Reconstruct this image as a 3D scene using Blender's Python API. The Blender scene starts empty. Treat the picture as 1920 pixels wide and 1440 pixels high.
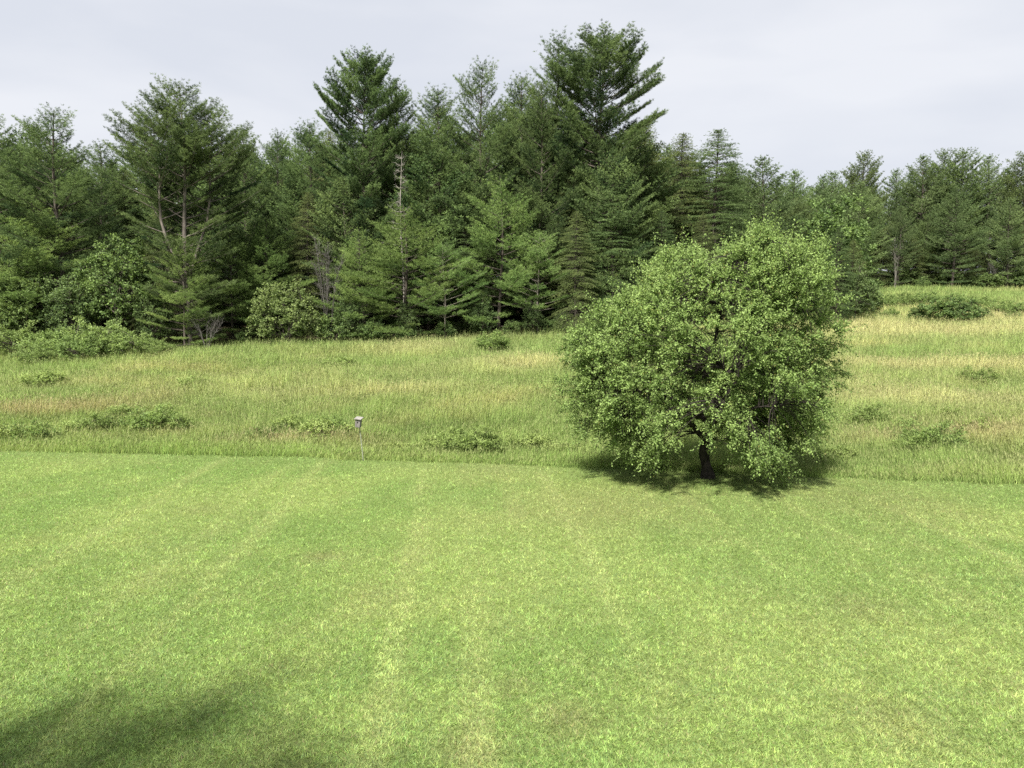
import bpy, math, random
import numpy as np
R = math.radians
S = bpy.context.scene
COL = S.collection

# ------------------------------------------------------------------ camera
CAM_Z, PITCH, FPX = 4.6, R(4.76), 1440.0        # lens in pixels of the 1920 wide frame
cam_d = bpy.data.cameras.new('camera'); cam = bpy.data.objects.new('camera', cam_d); COL.objects.link(cam)
cam_d.sensor_fit = 'HORIZONTAL'; cam_d.sensor_width = 36.0; cam_d.lens = 36.0 * FPX / 1920.0
cam_d.clip_start = 0.1; cam_d.clip_end = 3000
cam.location = (0, 0, CAM_Z); cam.rotation_euler = (math.pi / 2 - PITCH, 0, 0)
S.camera = cam

# ------------------------------------------------------------------ light and sky
SUN_EL, SUN_AZ = R(52), R(-24)                  # sun behind the camera, a little to its left
EXPO = 1.2
S.view_settings.view_transform = 'Standard'; S.view_settings.look = 'None'
S.view_settings.exposure = EXPO; S.view_settings.gamma = 1.0
sun_d = bpy.data.lights.new('sun', 'SUN'); sun = bpy.data.objects.new('sun', sun_d); COL.objects.link(sun)
sun_d.energy = 4.8; sun_d.angle = R(3.0); sun_d.color = (1.0, 0.95, 0.86)
# direction the light comes from
sx, sy, sz = math.sin(SUN_AZ) * math.cos(SUN_EL), -math.cos(SUN_AZ) * math.cos(SUN_EL), math.sin(SUN_EL)
from mathutils import Vector
sun.rotation_euler = Vector((sx, sy, sz)).to_track_quat('Z', 'Y').to_euler()
sun.location = (sx * 60, sy * 60, sz * 60)

W = bpy.data.worlds.new('World'); S.world = W; W.use_nodes = True
nt = W.node_tree; nt.nodes.clear()
def N(t, kind, **kw):
    n = t.nodes.new(kind)
    for k, v in kw.items(): setattr(n, k, v)
    return n
wo = N(nt, 'ShaderNodeOutputWorld'); wb = N(nt, 'ShaderNodeBackground')
sky = N(nt, 'ShaderNodeTexSky', sky_type='NISHITA', sun_disc=False)
sky.sun_elevation = SUN_EL; sky.sun_rotation = math.atan2(sx, sy) % (2 * math.pi)
sky.air_density = 1.0; sky.dust_density = 2.0
sc1 = N(nt, 'ShaderNodeVectorMath', operation='SCALE'); sc1.inputs['Scale'].default_value = 0.10
nt.links.new(sky.outputs[0], sc1.inputs[0])
tc = N(nt, 'ShaderNodeTexCoord'); mp = N(nt, 'ShaderNodeMapping')
mp.inputs['Scale'].default_value = (2.2, 2.2, 8.0); mp.inputs['Rotation'].default_value = (R(3), R(6), 0)
nt.links.new(tc.outputs['Generated'], mp.inputs[0])
nz = N(nt, 'ShaderNodeTexNoise'); nz.inputs['Scale'].default_value = 1.3; nz.inputs['Detail'].default_value = 5
nz.inputs['Roughness'].default_value = 0.45; nz.inputs['Distortion'].default_value = 0.25
nt.links.new(mp.outputs[0], nz.inputs['Vector'])
cr = N(nt, 'ShaderNodeValToRGB')                # thin high cloud, lavender grey to near white
cr.color_ramp.elements[0].position = 0.36; cr.color_ramp.elements[0].color = (0.322, 0.336, 0.368, 1)
cr.color_ramp.elements[1].position = 0.64; cr.color_ramp.elements[1].color = (0.375, 0.383, 0.404, 1)
nt.links.new(nz.outputs['Fac'], cr.inputs[0])
mx = N(nt, 'ShaderNodeMix', data_type='RGBA'); mx.inputs[0].default_value = 0.96
nt.links.new(sc1.outputs[0], mx.inputs[6]); nt.links.new(cr.outputs[0], mx.inputs[7])
nt.links.new(mx.outputs[2], wb.inputs['Color']); wb.inputs['Strength'].default_value = 1.0
nt.links.new(wb.outputs[0], wo.inputs[0])

cy = S.cycles
cy.max_bounces = 5; cy.diffuse_bounces = 3; cy.glossy_bounces = 1; cy.transmission_bounces = 3
cy.sample_clamp_indirect = 4.0
cy.use_denoising = False

# ------------------------------------------------------------------ numpy noise
def _h(ix, iy, seed):
    n = (ix.astype(np.int64) * 374761393 + iy.astype(np.int64) * 668265263 + seed * 1442695041) & 0x7fffffff
    n = ((n ^ (n >> 13)) * 1274126177) & 0x7fffffff
    n = (n ^ (n >> 16)) & 0xffffff
    return n / float(0xffffff)
def vnoise(x, y, seed=0):
    x = np.asarray(x, float); y = np.asarray(y, float)
    ix = np.floor(x); iy = np.floor(y); fx = x - ix; fy = y - iy
    fx = fx * fx * (3 - 2 * fx); fy = fy * fy * (3 - 2 * fy)
    a = _h(ix, iy, seed); b = _h(ix + 1, iy, seed); c = _h(ix, iy + 1, seed); d = _h(ix + 1, iy + 1, seed)
    return (a * (1 - fx) + b * fx) * (1 - fy) + (c * (1 - fx) + d * fx) * fy
def fbm(x, y, seed=0, oct=4):
    s = 0; a = 0.5; t = 0
    for i in range(oct):
        s = s + a * vnoise(x * 2 ** i + 17.3 * i, y * 2 ** i - 9.1 * i, seed + i); t += a; a *= 0.5
    return s / t
def sst(a, b, x):
    t = np.clip((x - a) / (b - a), 0, 1); return t * t * (3 - 2 * t)

# ------------------------------------------------------------------ terrain
EX = [-60, -18, -4.8, 5.7, 14.3, 60]; EY = [34, 27.0, 25.0, 22.9, 21.3, 15.5]
def edge(x): return np.interp(x, EX, EY) + 0.45 * (fbm(np.asarray(x, float) * 0.9, 0 * np.asarray(x, float), 5, 3) - 0.5)
def ground(x, y):
    x = np.asarray(x, float); y = np.asarray(y, float)
    s = y - edge(x)
    z = 0.10 * (fbm(x * 0.09, y * 0.12, 11, 2) - 0.5)
    z = z - 0.55 * sst(0.0, 3.0, s) + 0.1 * np.maximum(0, s - 2.0)
    z = z + 0.55 * (fbm(x * 0.07, y * 0.09, 31, 3) - 0.5) * sst(3, 10, s)
    z = z - 0.05 * np.maximum(0, s - 150)
    return z
def G(x, y): return float(ground(np.array([x]), np.array([y]))[0])
def pix_dir(px, py):
    u = (px - 960) / FPX; v = (py - 720) / FPX
    return np.array([u, math.cos(PITCH) - v * math.sin(PITCH), -math.sin(PITCH) - v * math.cos(PITCH)])
def on_ground(px, py):                          # where the line of sight meets the ground
    d = pix_dir(px, py); t = np.linspace(4, 260, 6000)
    x, y, z = d[0] * t, d[1] * t, CAM_Z + d[2] * t
    k = np.nonzero(z < ground(x, y))[0]
    k = k[0] if len(k) else -1
    return float(x[k]), float(y[k]), G(x[k], y[k])
def at(px, py, Y):
    d = pix_dir(px, py); t = Y / d[1]
    return d[0] * t, Y, CAM_Z + d[2] * t

# ------------------------------------------------------------------ mesh helpers
def link(name, me, mat=None, parent=None):
    o = bpy.data.objects.new(name, me); COL.objects.link(o)
    if mat and me is not None: me.materials.append(mat)
    if parent: o.parent = parent
    return o
def tag(o, label=None, cat=None, group=None, kind=None):
    if label: o['label'] = label
    if cat: o['category'] = cat
    if group: o['group'] = group
    if kind: o['kind'] = kind
    return o
def empty(name, loc, rz=0, sc=(1, 1, 1)):
    o = bpy.data.objects.new(name, None); COL.objects.link(o)
    o.location = loc; o.rotation_euler = (0, 0, rz); o.scale = sc; o.empty_display_size = 0.3
    return o
def mesh_k(name, V, k, C=None, Nr=None):
    """V: (n*k,3) unshared vertices, faces of k corners, C: (n*k,3) colours"""
    V = np.ascontiguousarray(V, np.float32); n = len(V) // k
    me = bpy.data.meshes.new(name)
    me.vertices.add(n * k); me.vertices.foreach_set('co', V.ravel())
    me.loops.add(n * k); me.loops.foreach_set('vertex_index', np.arange(n * k, dtype=np.int32))
    me.polygons.add(n)
    me.polygons.foreach_set('loop_start', np.arange(0, n * k, k, dtype=np.int32))
    if C is not None:
        a = me.color_attributes.new('Col', 'FLOAT_COLOR', 'POINT')
        c4 = np.ones((n * k, 4), np.float32); c4[:, :3] = C
        a.data.foreach_set('color', c4.ravel())
    if Nr is not None:                          # direction in which the tuft or spray as a whole faces
        a = me.attributes.new('Nrm', 'FLOAT_VECTOR', 'POINT')
        a.data.foreach_set('vector', np.repeat(np.ascontiguousarray(Nr, np.float32), k, 0).ravel())
    me.update(calc_edges=True)
    return me
def mesh_q(name, V, F, C=None, smooth=True):
    V = np.ascontiguousarray(V, np.float32); F = np.ascontiguousarray(F, np.int32); n, k = F.shape
    me = bpy.data.meshes.new(name)
    me.vertices.add(len(V)); me.vertices.foreach_set('co', V.ravel())
    me.loops.add(n * k); me.loops.foreach_set('vertex_index', F.ravel())
    me.polygons.add(n); me.polygons.foreach_set('loop_start', np.arange(0, n * k, k, dtype=np.int32))
    me.polygons.foreach_set('use_smooth', np.full(n, smooth))
    if C is not None:
        a = me.color_attributes.new('Col', 'FLOAT_COLOR', 'POINT')
        c4 = np.ones((len(V), 4), np.float32); c4[:, :3] = C
        a.data.foreach_set('color', c4.ravel())
    me.update(calc_edges=True)
    return me
class Tubes:
    def __init__(s): s.V = []; s.F = []; s.n = 0
    def add(s, P, r, k=6):
        P = np.asarray(P, float); r = np.asarray(r, float); m = len(P)
        T = np.gradient(P, axis=0); T /= np.linalg.norm(T, axis=1)[:, None] + 1e-9
        ref = np.where(np.abs(T[:, 2:3]) > 0.9, [[1.0, 0, 0]], [[0, 0, 1.0]])
        A = np.cross(T, ref); A /= np.linalg.norm(A, axis=1)[:, None] + 1e-9; B = np.cross(T, A)
        an = np.arange(k) * 2 * math.pi / k
        ring = P[:, None] + r[:, None, None] * (np.cos(an)[None, :, None] * A[:, None] + np.sin(an)[None, :, None] * B[:, None])
        s.V.append(ring.reshape(-1, 3))
        i = np.arange(m - 1)[:, None] * k; j = np.arange(k)[None]; jn = (j + 1) % k
        s.F.append((np.stack([i + j, i + jn, i + k + jn, i + k + j], -1).reshape(-1, 4)) + s.n)
        s.n += m * k
    def mesh(s, name): return mesh_q(name, np.concatenate(s.V), np.concatenate(s.F))
def unit(v): return v / (np.linalg.norm(v, axis=-1, keepdims=True) + 1e-9)
def rdir(rng, n): return unit(rng.normal(size=(n, 3)))

# ------------------------------------------------------------------ materials
def foliage_mat(name, transl=0.3, soft=0.5, vary=0.0, rough=0.55, gloss=0.08, hue=0.0):
    m = bpy.data.materials.new(name); m.use_nodes = True; t = m.node_tree; t.nodes.clear()
    out = N(t, 'ShaderNodeOutputMaterial'); at_ = N(t, 'ShaderNodeAttribute', attribute_name='Col')
    src = at_.outputs['Color']
    if vary or hue:
        oi = N(t, 'ShaderNodeObjectInfo'); hs = N(t, 'ShaderNodeHueSaturation')
        mr = N(t, 'ShaderNodeMapRange'); mr.inputs['To Min'].default_value = 1 - vary; mr.inputs['To Max'].default_value = 1 + vary
        t.links.new(oi.outputs['Random'], mr.inputs['Value']); t.links.new(mr.outputs[0], hs.inputs['Value'])
        mh = N(t, 'ShaderNodeMath', operation='MULTIPLY'); mh.inputs[1].default_value = 7.31
        fr = N(t, 'ShaderNodeMath', operation='FRACT'); m2 = N(t, 'ShaderNodeMapRange')
        m2.inputs['To Min'].default_value = 0.5 - hue; m2.inputs['To Max'].default_value = 0.5 + hue
        t.links.new(oi.outputs['Random'], mh.inputs[0]); t.links.new(mh.outputs[0], fr.inputs[0])
        t.links.new(fr.outputs[0], m2.inputs['Value']); t.links.new(m2.outputs[0], hs.inputs['Hue'])
        t.links.new(src, hs.inputs['Color']); src = hs.outputs[0]
    an = N(t, 'ShaderNodeAttribute', attribute_name='Nrm'); vt = N(t, 'ShaderNodeVectorTransform', vector_type='NORMAL', convert_from='OBJECT', convert_to='WORLD')
    t.links.new(an.outputs['Vector'], vt.inputs[0]); nn = N(t, 'ShaderNodeVectorMath', operation='NORMALIZE'); t.links.new(vt.outputs[0], nn.inputs[0])
    d2 = N(t, 'ShaderNodeBsdfDiffuse'); t.links.new(src, d2.inputs['Color']); t.links.new(nn.outputs[0], d2.inputs['Normal'])
    df = N(t, 'ShaderNodeBsdfDiffuse'); tr = N(t, 'ShaderNodeBsdfTranslucent'); gl = N(t, 'ShaderNodeBsdfGlossy')
    gl.inputs['Roughness'].default_value = rough
    gl.inputs['Color'].default_value = (0.8, 0.85, 0.85, 1)
    tm = N(t, 'ShaderNodeMix', data_type='RGBA', blend_type='MULTIPLY'); tm.inputs[0].default_value = 1
    tm.inputs[7].default_value = (1.15, 1.25, 0.6, 1)
    t.links.new(src, df.inputs['Color']); t.links.new(src, tm.inputs[6]); t.links.new(tm.outputs[2], tr.inputs['Color'])
    m1 = N(t, 'ShaderNodeMixShader'); m1.inputs[0].default_value = transl
    m0 = N(t, 'ShaderNodeMixShader'); m0.inputs[0].default_value = soft
    t.links.new(df.outputs[0], m0.inputs[1]); t.links.new(d2.outputs[0], m0.inputs[2]); t.links.new(m0.outputs[0], m1.inputs[1]); t.links.new(tr.outputs[0], m1.inputs[2])
    m3 = N(t, 'ShaderNodeMixShader'); m3.inputs[0].default_value = gloss
    t.links.new(m1.outputs[0], m3.inputs[1]); t.links.new(gl.outputs[0], m3.inputs[2])
    t.links.new(m3.outputs[0], out.inputs[0])
    return m
def noise_mat(name, c1, c2, scale=8, detail=6, rough=0.9, bump=0.3, stretch=(1, 1, 1), c3=None):
    m = bpy.data.materials.new(name); m.use_nodes = True; t = m.node_tree
    b = t.nodes['Principled BSDF']; b.inputs['Roughness'].default_value = rough
    b.inputs['Specular IOR Level'].default_value = 0.2
    tc = N(t, 'ShaderNodeTexCoord'); mp = N(t, 'ShaderNodeMapping'); mp.inputs['Scale'].default_value = stretch
    nz = N(t, 'ShaderNodeTexNoise'); nz.inputs['Scale'].default_value = scale; nz.inputs['Detail'].default_value = detail
    t.links.new(tc.outputs['Object'], mp.inputs[0]); t.links.new(mp.outputs[0], nz.inputs['Vector'])
    cr = N(t, 'ShaderNodeValToRGB'); e = cr.color_ramp.elements
    e[0].position = .35; e[0].color = (*c1, 1); e[1].position = .68; e[1].color = (*c2, 1)
    if c3: q = e.new(0.5); q.color = (*c3, 1)
    t.links.new(nz.outputs['Fac'], cr.inputs[0]); t.links.new(cr.outputs[0], b.inputs['Base Color'])
    if bump:
        bp = N(t, 'ShaderNodeBump'); bp.inputs['Strength'].default_value = bump; bp.inputs['Distance'].default_value = 0.03
        t.links.new(nz.outputs['Fac'], bp.inputs['Height']); t.links.new(bp.outputs[0], b.inputs['Normal'])
    return m
def ground_mat(name):
    """soil and thatch below the grass: vertex colour times fine noise"""
    m = bpy.data.materials.new(name); m.use_nodes = True; t = m.node_tree
    b = t.nodes['Principled BSDF']; b.inputs['Roughness'].default_value = 1; b.inputs['Specular IOR Level'].default_value = 0.05
    a = N(t, 'ShaderNodeAttribute', attribute_name='Col')
    tc = N(t, 'ShaderNodeTexCoord'); nz = N(t, 'ShaderNodeTexNoise'); nz.inputs['Scale'].default_value = 22; nz.inputs['Detail'].default_value = 8
    nz.inputs['Roughness'].default_value = 0.75
    t.links.new(tc.outputs['Object'], nz.inputs['Vector'])
    mr = N(t, 'ShaderNodeMapRange'); mr.inputs['From Min'].default_value = .3; mr.inputs['From Max'].default_value = .7
    mr.inputs['To Min'].default_value = .45; mr.inputs['To Max'].default_value = 1.5
    t.links.new(nz.outputs['Fac'], mr.inputs['Value'])
    vm = N(t, 'ShaderNodeVectorMath', operation='SCALE')
    t.links.new(a.outputs['Color'], vm.inputs[0]); t.links.new(mr.outputs[0], vm.inputs['Scale'])
    t.links.new(vm.outputs[0], b.inputs['Base Color'])
    bp = N(t, 'ShaderNodeBump'); bp.inputs['Strength'].default_value = 0.6; bp.inputs['Distance'].default_value = 0.03
    t.links.new(nz.outputs['Fac'], bp.inputs['Height']); t.links.new(bp.outputs[0], b.inputs['Normal'])
    return m
M_lawn = foliage_mat('lawn_grass', transl=0.28, soft=.45, gloss=0.02, rough=.7)
M_meadow = foliage_mat('meadow_grass', transl=0.30, soft=.7, gloss=0.006, rough=.7)
M_pine = foliage_mat('pine_needles', transl=0.22, soft=.44, vary=0.17, rough=.7, gloss=0.008, hue=0.007)
M_leaf = foliage_mat('broad_leaves', transl=0.28, soft=.45, vary=0.10, gloss=0.015, rough=0.65, hue=0.006)
M_apple = foliage_mat('apple_leaves', transl=0.32, soft=.55, gloss=0.012, rough=0.62)
M_ground = ground_mat('meadow_soil')
M_bark = noise_mat('pine_bark', (0.035, 0.029, 0.024), (0.11, 0.095, 0.08), 5, stretch=(1, 1, .25), bump=.6)
M_palebark = noise_mat('pale_bark', (0.13, 0.11, 0.095), (0.30, 0.27, 0.235), 5, stretch=(1, 1, .25), bump=.5)
M_applebark = noise_mat('apple_bark', (0.012, 0.010, 0.009), (0.045, 0.038, 0.032), 9, stretch=(1, 1, .5), bump=.9)
M_midbark = noise_mat('weathered_bark', (0.07, 0.06, 0.052), (0.19, 0.165, 0.145), 5, stretch=(1, 1, .25), bump=.5)
M_dead = noise_mat('dead_wood', (0.17, 0.155, 0.14), (0.32, 0.295, 0.27), 6, stretch=(1, 1, .3), bump=.4)
M_greytwig = noise_mat('grey_twigs', (0.065, 0.061, 0.055), (0.15, 0.14, 0.13), 6, bump=.2)

# ------------------------------------------------------------------ colour of the grass
def lawn_colour(x, y):
    """variation of the turf: thin and lush patches, clover, painted sheen of the mower lanes"""
    n = fbm(x * .35, y * .30, 41, 4); n2 = fbm(x * 1.3, y * 1.1, 47, 3); n3 = fbm(x * .16, y * .12, 53, 3)
    base = np.array([.298, .395, .118]); lush = np.array([.232, .342, .094]); pale = np.array([.380, .445, .165]); straw = np.array([.370, .370, .160])
    a = sst(.35, .68, n)[:, None]; c = base * (1 - a) + lush * a
    # mower lanes run away from the camera, sheen of bent blades put in as paler colour
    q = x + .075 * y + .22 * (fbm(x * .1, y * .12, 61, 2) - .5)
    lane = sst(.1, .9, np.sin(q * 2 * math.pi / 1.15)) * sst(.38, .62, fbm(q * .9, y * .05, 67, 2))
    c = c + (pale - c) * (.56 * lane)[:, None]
    p = sst(.50, .78, n2) * .18; c = c + (pale - c) * p[:, None]
    s = sst(.56, .76, fbm(x * 1.1 + 9, y * .9, 71, 4)) * .16 + sst(.55, .7, n3) * .08
    c = c + (straw - c) * s[:, None]
    for (cx, cy_, rx, ry, k) in LAWN_SPOTS:
        w = np.exp(-((x - cx) / rx) ** 2 - ((y - cy_) / ry) ** 2) * k
        c = c + (np.array([.30, .27, .13]) - c) * w[:, None]
    w = sst(2.5, .3, edge(x) - y) * .4
    c = c + (np.array([.235, .325, .105]) - c) * w[:, None]
    return c
LAWN_SPOTS = []
for (px, py, rx, k) in [(600, 1046, .35, .55), (965, 1285, .25, .35), (1065, 1350, .4, .45), (1620, 1140, .6, .35), (880, 1410, .4, .4),
                        (1700, 1360, .6, .35), (375, 955, .6, .3), (1130, 950, 2.2, .35), (1650, 940, 2.5, .3), (930, 880, 1.5, .25), (700, 1120, .5, .3)]:
    gx, gy, _ = on_ground(px, py); LAWN_SPOTS.append((gx, gy, rx, rx * 1.1, k))

M_GREEN, M_TAN, M_STRAW, M_RED, M_DEEP = [np.array(v) for v in ((.225, .300, .098), (.350, .355, .150), (.470, .435, .225), (.385, .285, .185), (.135, .210, .062))]
MEADOW_SPOTS = []
for (px, py, rx, ry, col, k) in [
        (100, 775, 4.5, 1.0, 'r', .75), (230, 760, 2.5, .8, 'r', .4), (520, 836, 3.0, .35, 'r', .7), (640, 836, 1.5, .3, 'r', .5), (300, 750, 1.6, .8, 'r', .4), (1655, 835, 1.6, .7, 'r', .6), (1850, 820, 2.0, 1.0, 'r', .5),
        (780, 655, 5, 3.5, 's', .8), (980, 685, 4, 2.2, 's', .75), (740, 740, 5, 1.6, 's', .6), (480, 740, 6, 1.8, 's', .35), (150, 725, 7, 1.4, 's', .3), (900, 700, 8, 2, 's', .3),
        (1760, 625, 16, 5.0, 's', .75), (1850, 690, 9, 1.6, 's', .6), (1640, 690, 5, 2.0, 's', .6), (1700, 755, 7, 1.3, 's', .65), (1620, 740, 3, 1.5, 's', .5), (1860, 765, 4, 1, 's', .5), (1900, 600, 8, 5, 's', .8), (1620, 612, 6, 4, 's', .7),
        (1720, 705, 5, 1.5, 'g', .7), (1860, 720, 6, 1.2, 'g', .7), (1640, 800, 5, 1.5, 'g', .6), (1840, 860, 8, 1.2, 'g', .7), (1640, 870, 4, 1, 'g', .7),
        (400, 655, 13, 4, 'g', .8), (600, 665, 7, 3, 'g', .6), (920, 650, 4, 2.5, 'd', .5), (1010, 645, 5, 5, 'g', .6), (350, 780, 3, 1.2, 'g', .5), (90, 815, 4, 1, 'g', .5), (420, 790, 6, 1.0, 'd', .35), (830, 800, 7, 1.3, 'd', .3), (1000, 780, 5, 1.2, 'g', .4),
        (1850, 560, 14, 8, 'g', .8), (1680, 560, 10, 10, 'g', .8), (60, 690, 8, 3, 'g', .5)]:
    gx, gy, _ = on_ground(px, py); MEADOW_SPOTS.append((gx, gy, rx, ry, {'r': M_RED, 's': M_STRAW, 'g': M_GREEN, 'd': M_DEEP}[col], k))
def meadow_colour(x, y):
    n = fbm(x * .09, y * .20, 83, 4); n2 = fbm(x * .35, y * .6, 89, 3)
    a = sst(.44, .72, n * .65 + n2 * .35)[:, None]
    c = M_GREEN * (1 - a) + M_TAN * a
    d = sst(.60, .78, fbm(x * .25 + 5, y * .4, 97, 3)) * .5; c = c + (M_DEEP - c) * d[:, None]
    s = y - edge(x)
    w = sst(4.5, 1.0, s) * .6; c = c + (np.array([.215, .315, .085]) - c) * w[:, None]
    for (cx, cy_, rx, ry, col, k) in MEADOW_SPOTS:
        q = ((x - cx) / rx) ** 2 + ((y - cy_) / ry) ** 2
        w = np.exp(-q * (0.6 + .9 * n2)) * k
        c = c + (col - c) * w[:, None]
    return c
# forest edge: distance of the first trees for each x
FX = [-80, -45, -20, 0, 10, 22, 31, 36, 42, 60, 110]; FY = [58, 59, 61, 63, 66, 72, 78, 95, 112, 118, 124]
def forest_edge(x): return np.interp(x, FX, FY)

# ------------------------------------------------------------------ the setting: ground, lawn
def axis(stops):
    out = []
    for a, b, st in stops: out += list(np.arange(a, b, st))
    return np.array(out + [stops[-1][1]])
gxs = axis([(-1200, -200, 100), (-200, -60, 10), (-60, 60, 1.0), (60, 200, 10), (200, 1200, 100)])
gys = axis([(-300, -20, 40), (-20, 4, 4), (4, 20, 1), (20, 34, .35), (34, 130, 1.2), (130, 300, 10), (300, 1500, 100)])
def grid(name, X, Y, Z, C):
    n, m = X.shape
    V = np.stack([X, Y, Z], -1).reshape(-1, 3)
    i = np.arange(n - 1)[:, None] * m + np.arange(m - 1)[None]
    F = np.stack([i, i + 1, i + m + 1, i + m], -1).reshape(-1, 4)
    return mesh_q(name, V, F, C, True)
Yg, Xg = np.meshgrid(gys, gxs, indexing='ij')
Zg = ground(Xg, Yg)
inl = (Yg < edge(Xg) - .3)
Zg = Zg - 0.012 * inl
xf, yf = Xg.ravel(), Yg.ravel()
cm = meadow_colour(xf, yf) * .52
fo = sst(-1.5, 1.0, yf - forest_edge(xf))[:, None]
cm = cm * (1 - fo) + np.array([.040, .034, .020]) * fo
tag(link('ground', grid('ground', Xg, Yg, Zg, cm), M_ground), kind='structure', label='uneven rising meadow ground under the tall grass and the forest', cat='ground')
lx = np.arange(-60, 60.01, .5); lt = np.linspace(0, 1, 90)
T, LX = np.meshgrid(lt, lx, indexing='ij'); LY = -20 + (edge(LX) + 20) * T
tag(link('lawn', grid('lawn', LX, LY, ground(LX, LY) + .004, lawn_colour(LX.ravel(), LY.ravel()) * .45), M_ground), kind='structure', label='mown lawn sloping away from the camera', cat='lawn')

# ------------------------------------------------------------------ grass blades
rng = np.random.default_rng(7)
def blades(P, L, Wd, lean_dir, lean, C, tipmul=1.25):
    """one thin bent triangle per blade"""
    n = len(P); az = rng.uniform(0, 2 * math.pi, n)
    side = np.stack([np.cos(az), np.sin(az), np.zeros(n)], 1)
    tip = P + np.stack([lean_dir[:, 0] * np.sin(lean), lean_dir[:, 1] * np.sin(lean), np.cos(lean)], 1) * L[:, None]
    a = P - side * (Wd / 2)[:, None]; b = P + side * (Wd / 2)[:, None]
    V = np.stack([a, b, tip], 1).reshape(-1, 3)
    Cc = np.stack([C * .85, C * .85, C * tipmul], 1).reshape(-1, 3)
    Nr = unit(np.stack([lean_dir[:, 0] * .35, lean_dir[:, 1] * .35, np.ones(n)], 1) + rng.normal(size=(n, 3)) * .22)
    return V, Cc, Nr
def frustum_pts(n, y0, y1, pw, margin):
    """points whose density falls with distance"""
    u = rng.uniform(0, 1, n)
    y = (y0 ** (1 - pw) + u * (y1 ** (1 - pw) - y0 ** (1 - pw))) ** (1 / (1 - pw))
    x = rng.uniform(-1, 1, n) * (.69 * y + margin)
    return x, y
n = 1450000
x, y = frustum_pts(n, 5.5, 36, 1.35, 1.6)
k = y < edge(x) + rng.normal(0, .06, n); x, y = x[k], y[k]; n = len(x)
clump = fbm(x * 5.5, y * 5.5, 101, 2)
P = np.stack([x, y, ground(x, y)], 1)
cl3 = fbm(x * 2.6 + 3, y * 2.0, 105, 3); tuft = vnoise(x * 21, y * 17, 106); tuft = .65 * tuft + .35 * vnoise(x * 38 + 5, y * 33, 108)
C = lawn_colour(x, y) * (rng.uniform(.62, 1.38, n) * (.72 + .36 * clump + .20 * cl3) * (.50 + 1.0 * tuft))[:, None]
C *= 1 + rng.normal(0, .06, (n, 3)); dead = rng.uniform(size=n) < .05; C[dead] = np.array([.34, .30, .15]) * rng.uniform(.7, 1.2, (dead.sum(), 1))
ba = 2 * math.pi * fbm(x * 7, y * 7, 103, 2) * 2 + rng.normal(0, 1.3, n)
ld = np.stack([np.cos(ba), np.sin(ba)], 1)
L = (.020 + .012 * clump + .034 * tuft) * rng.uniform(.6, 1.35, n) * (1 + y * .012); Wd = (.0064 + .00038 * y) * rng.uniform(.6, 1.5, n)
cv = (rng.uniform(size=n) < .07 + .22 * sst(.55, .7, fbm(x * 1.4, y * 1.2, 131, 3))) & (y < 20)      # clover leaves among the blades
L[cv] = .022; Wd[cv] = .024; C[cv] = np.array([.150, .245, .085]) * rng.uniform(.7, 1.25, (cv.sum(), 1))
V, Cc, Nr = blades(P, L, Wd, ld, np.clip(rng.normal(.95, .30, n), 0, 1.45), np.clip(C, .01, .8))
tag(link('lawn_grass', mesh_k('lawn_grass', V, 3, Cc, Nr), M_lawn), 'short mown bright green grass covering the whole near lawn', 'grass', kind='stuff')

# tall meadow grass
n = 1300000
x, y = frustum_pts(n, 20, 118, 1.55, 6)
s = y - edge(x); k = (s > rng.exponential(.10, n) * -1) & (y < forest_edge(x) + 2.5) & (rng.uniform(size=n) < np.where(y > forest_edge(x) - 1, .35, 1)); x, y, s = x[k], y[k], s[k]; n = len(x)
clump = fbm(x * 1.1, y * 1.1, 107, 3); cl2 = fbm(x * .3, y * .3, 109, 2)
P = np.stack([x, y, ground(x, y) - .02], 1)
mc = meadow_colour(x, y)
tan = np.clip((mc[:, 0] / mc[:, 1] - .62) / .4, 0, 1)
kind = rng.uniform(size=n)
big = fbm(x * .55, y * .8, 127, 3)
C = 1.42 * mc * (rng.uniform(.82, 1.18, n) * (.45 + .65 * clump + .5 * big))[:, None]
g = kind > .35 + .5 * tan; C[g] = C[g] * .45 + M_GREEN * .55 * rng.uniform(.6, 1.35, (g.sum(), 1))
C *= 1 + rng.normal(0, .04, (n, 3))
L = (.30 + .45 * clump) * (.55 + .75 * cl2) * rng.uniform(.6, 1.3, n) * (.45 + .55 * sst(.0, 1.6, s)) * .95
L *= (1 + .3 * tan) * (.6 + .8 * big)
Wd = (.0075 + .00034 * y) * rng.uniform(.7, 1.4, n)
az = 1.0 + 4 * (fbm(x * .15, y * .15, 113, 2) - .5) + rng.normal(0, 1.2, n); ld = np.stack([np.cos(az), np.sin(az)], 1)
V, Cc, Nr = blades(P, L, Wd, ld, np.abs(rng.normal(.35, .3, n)), np.clip(C, .012, .8), 1.3)
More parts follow.
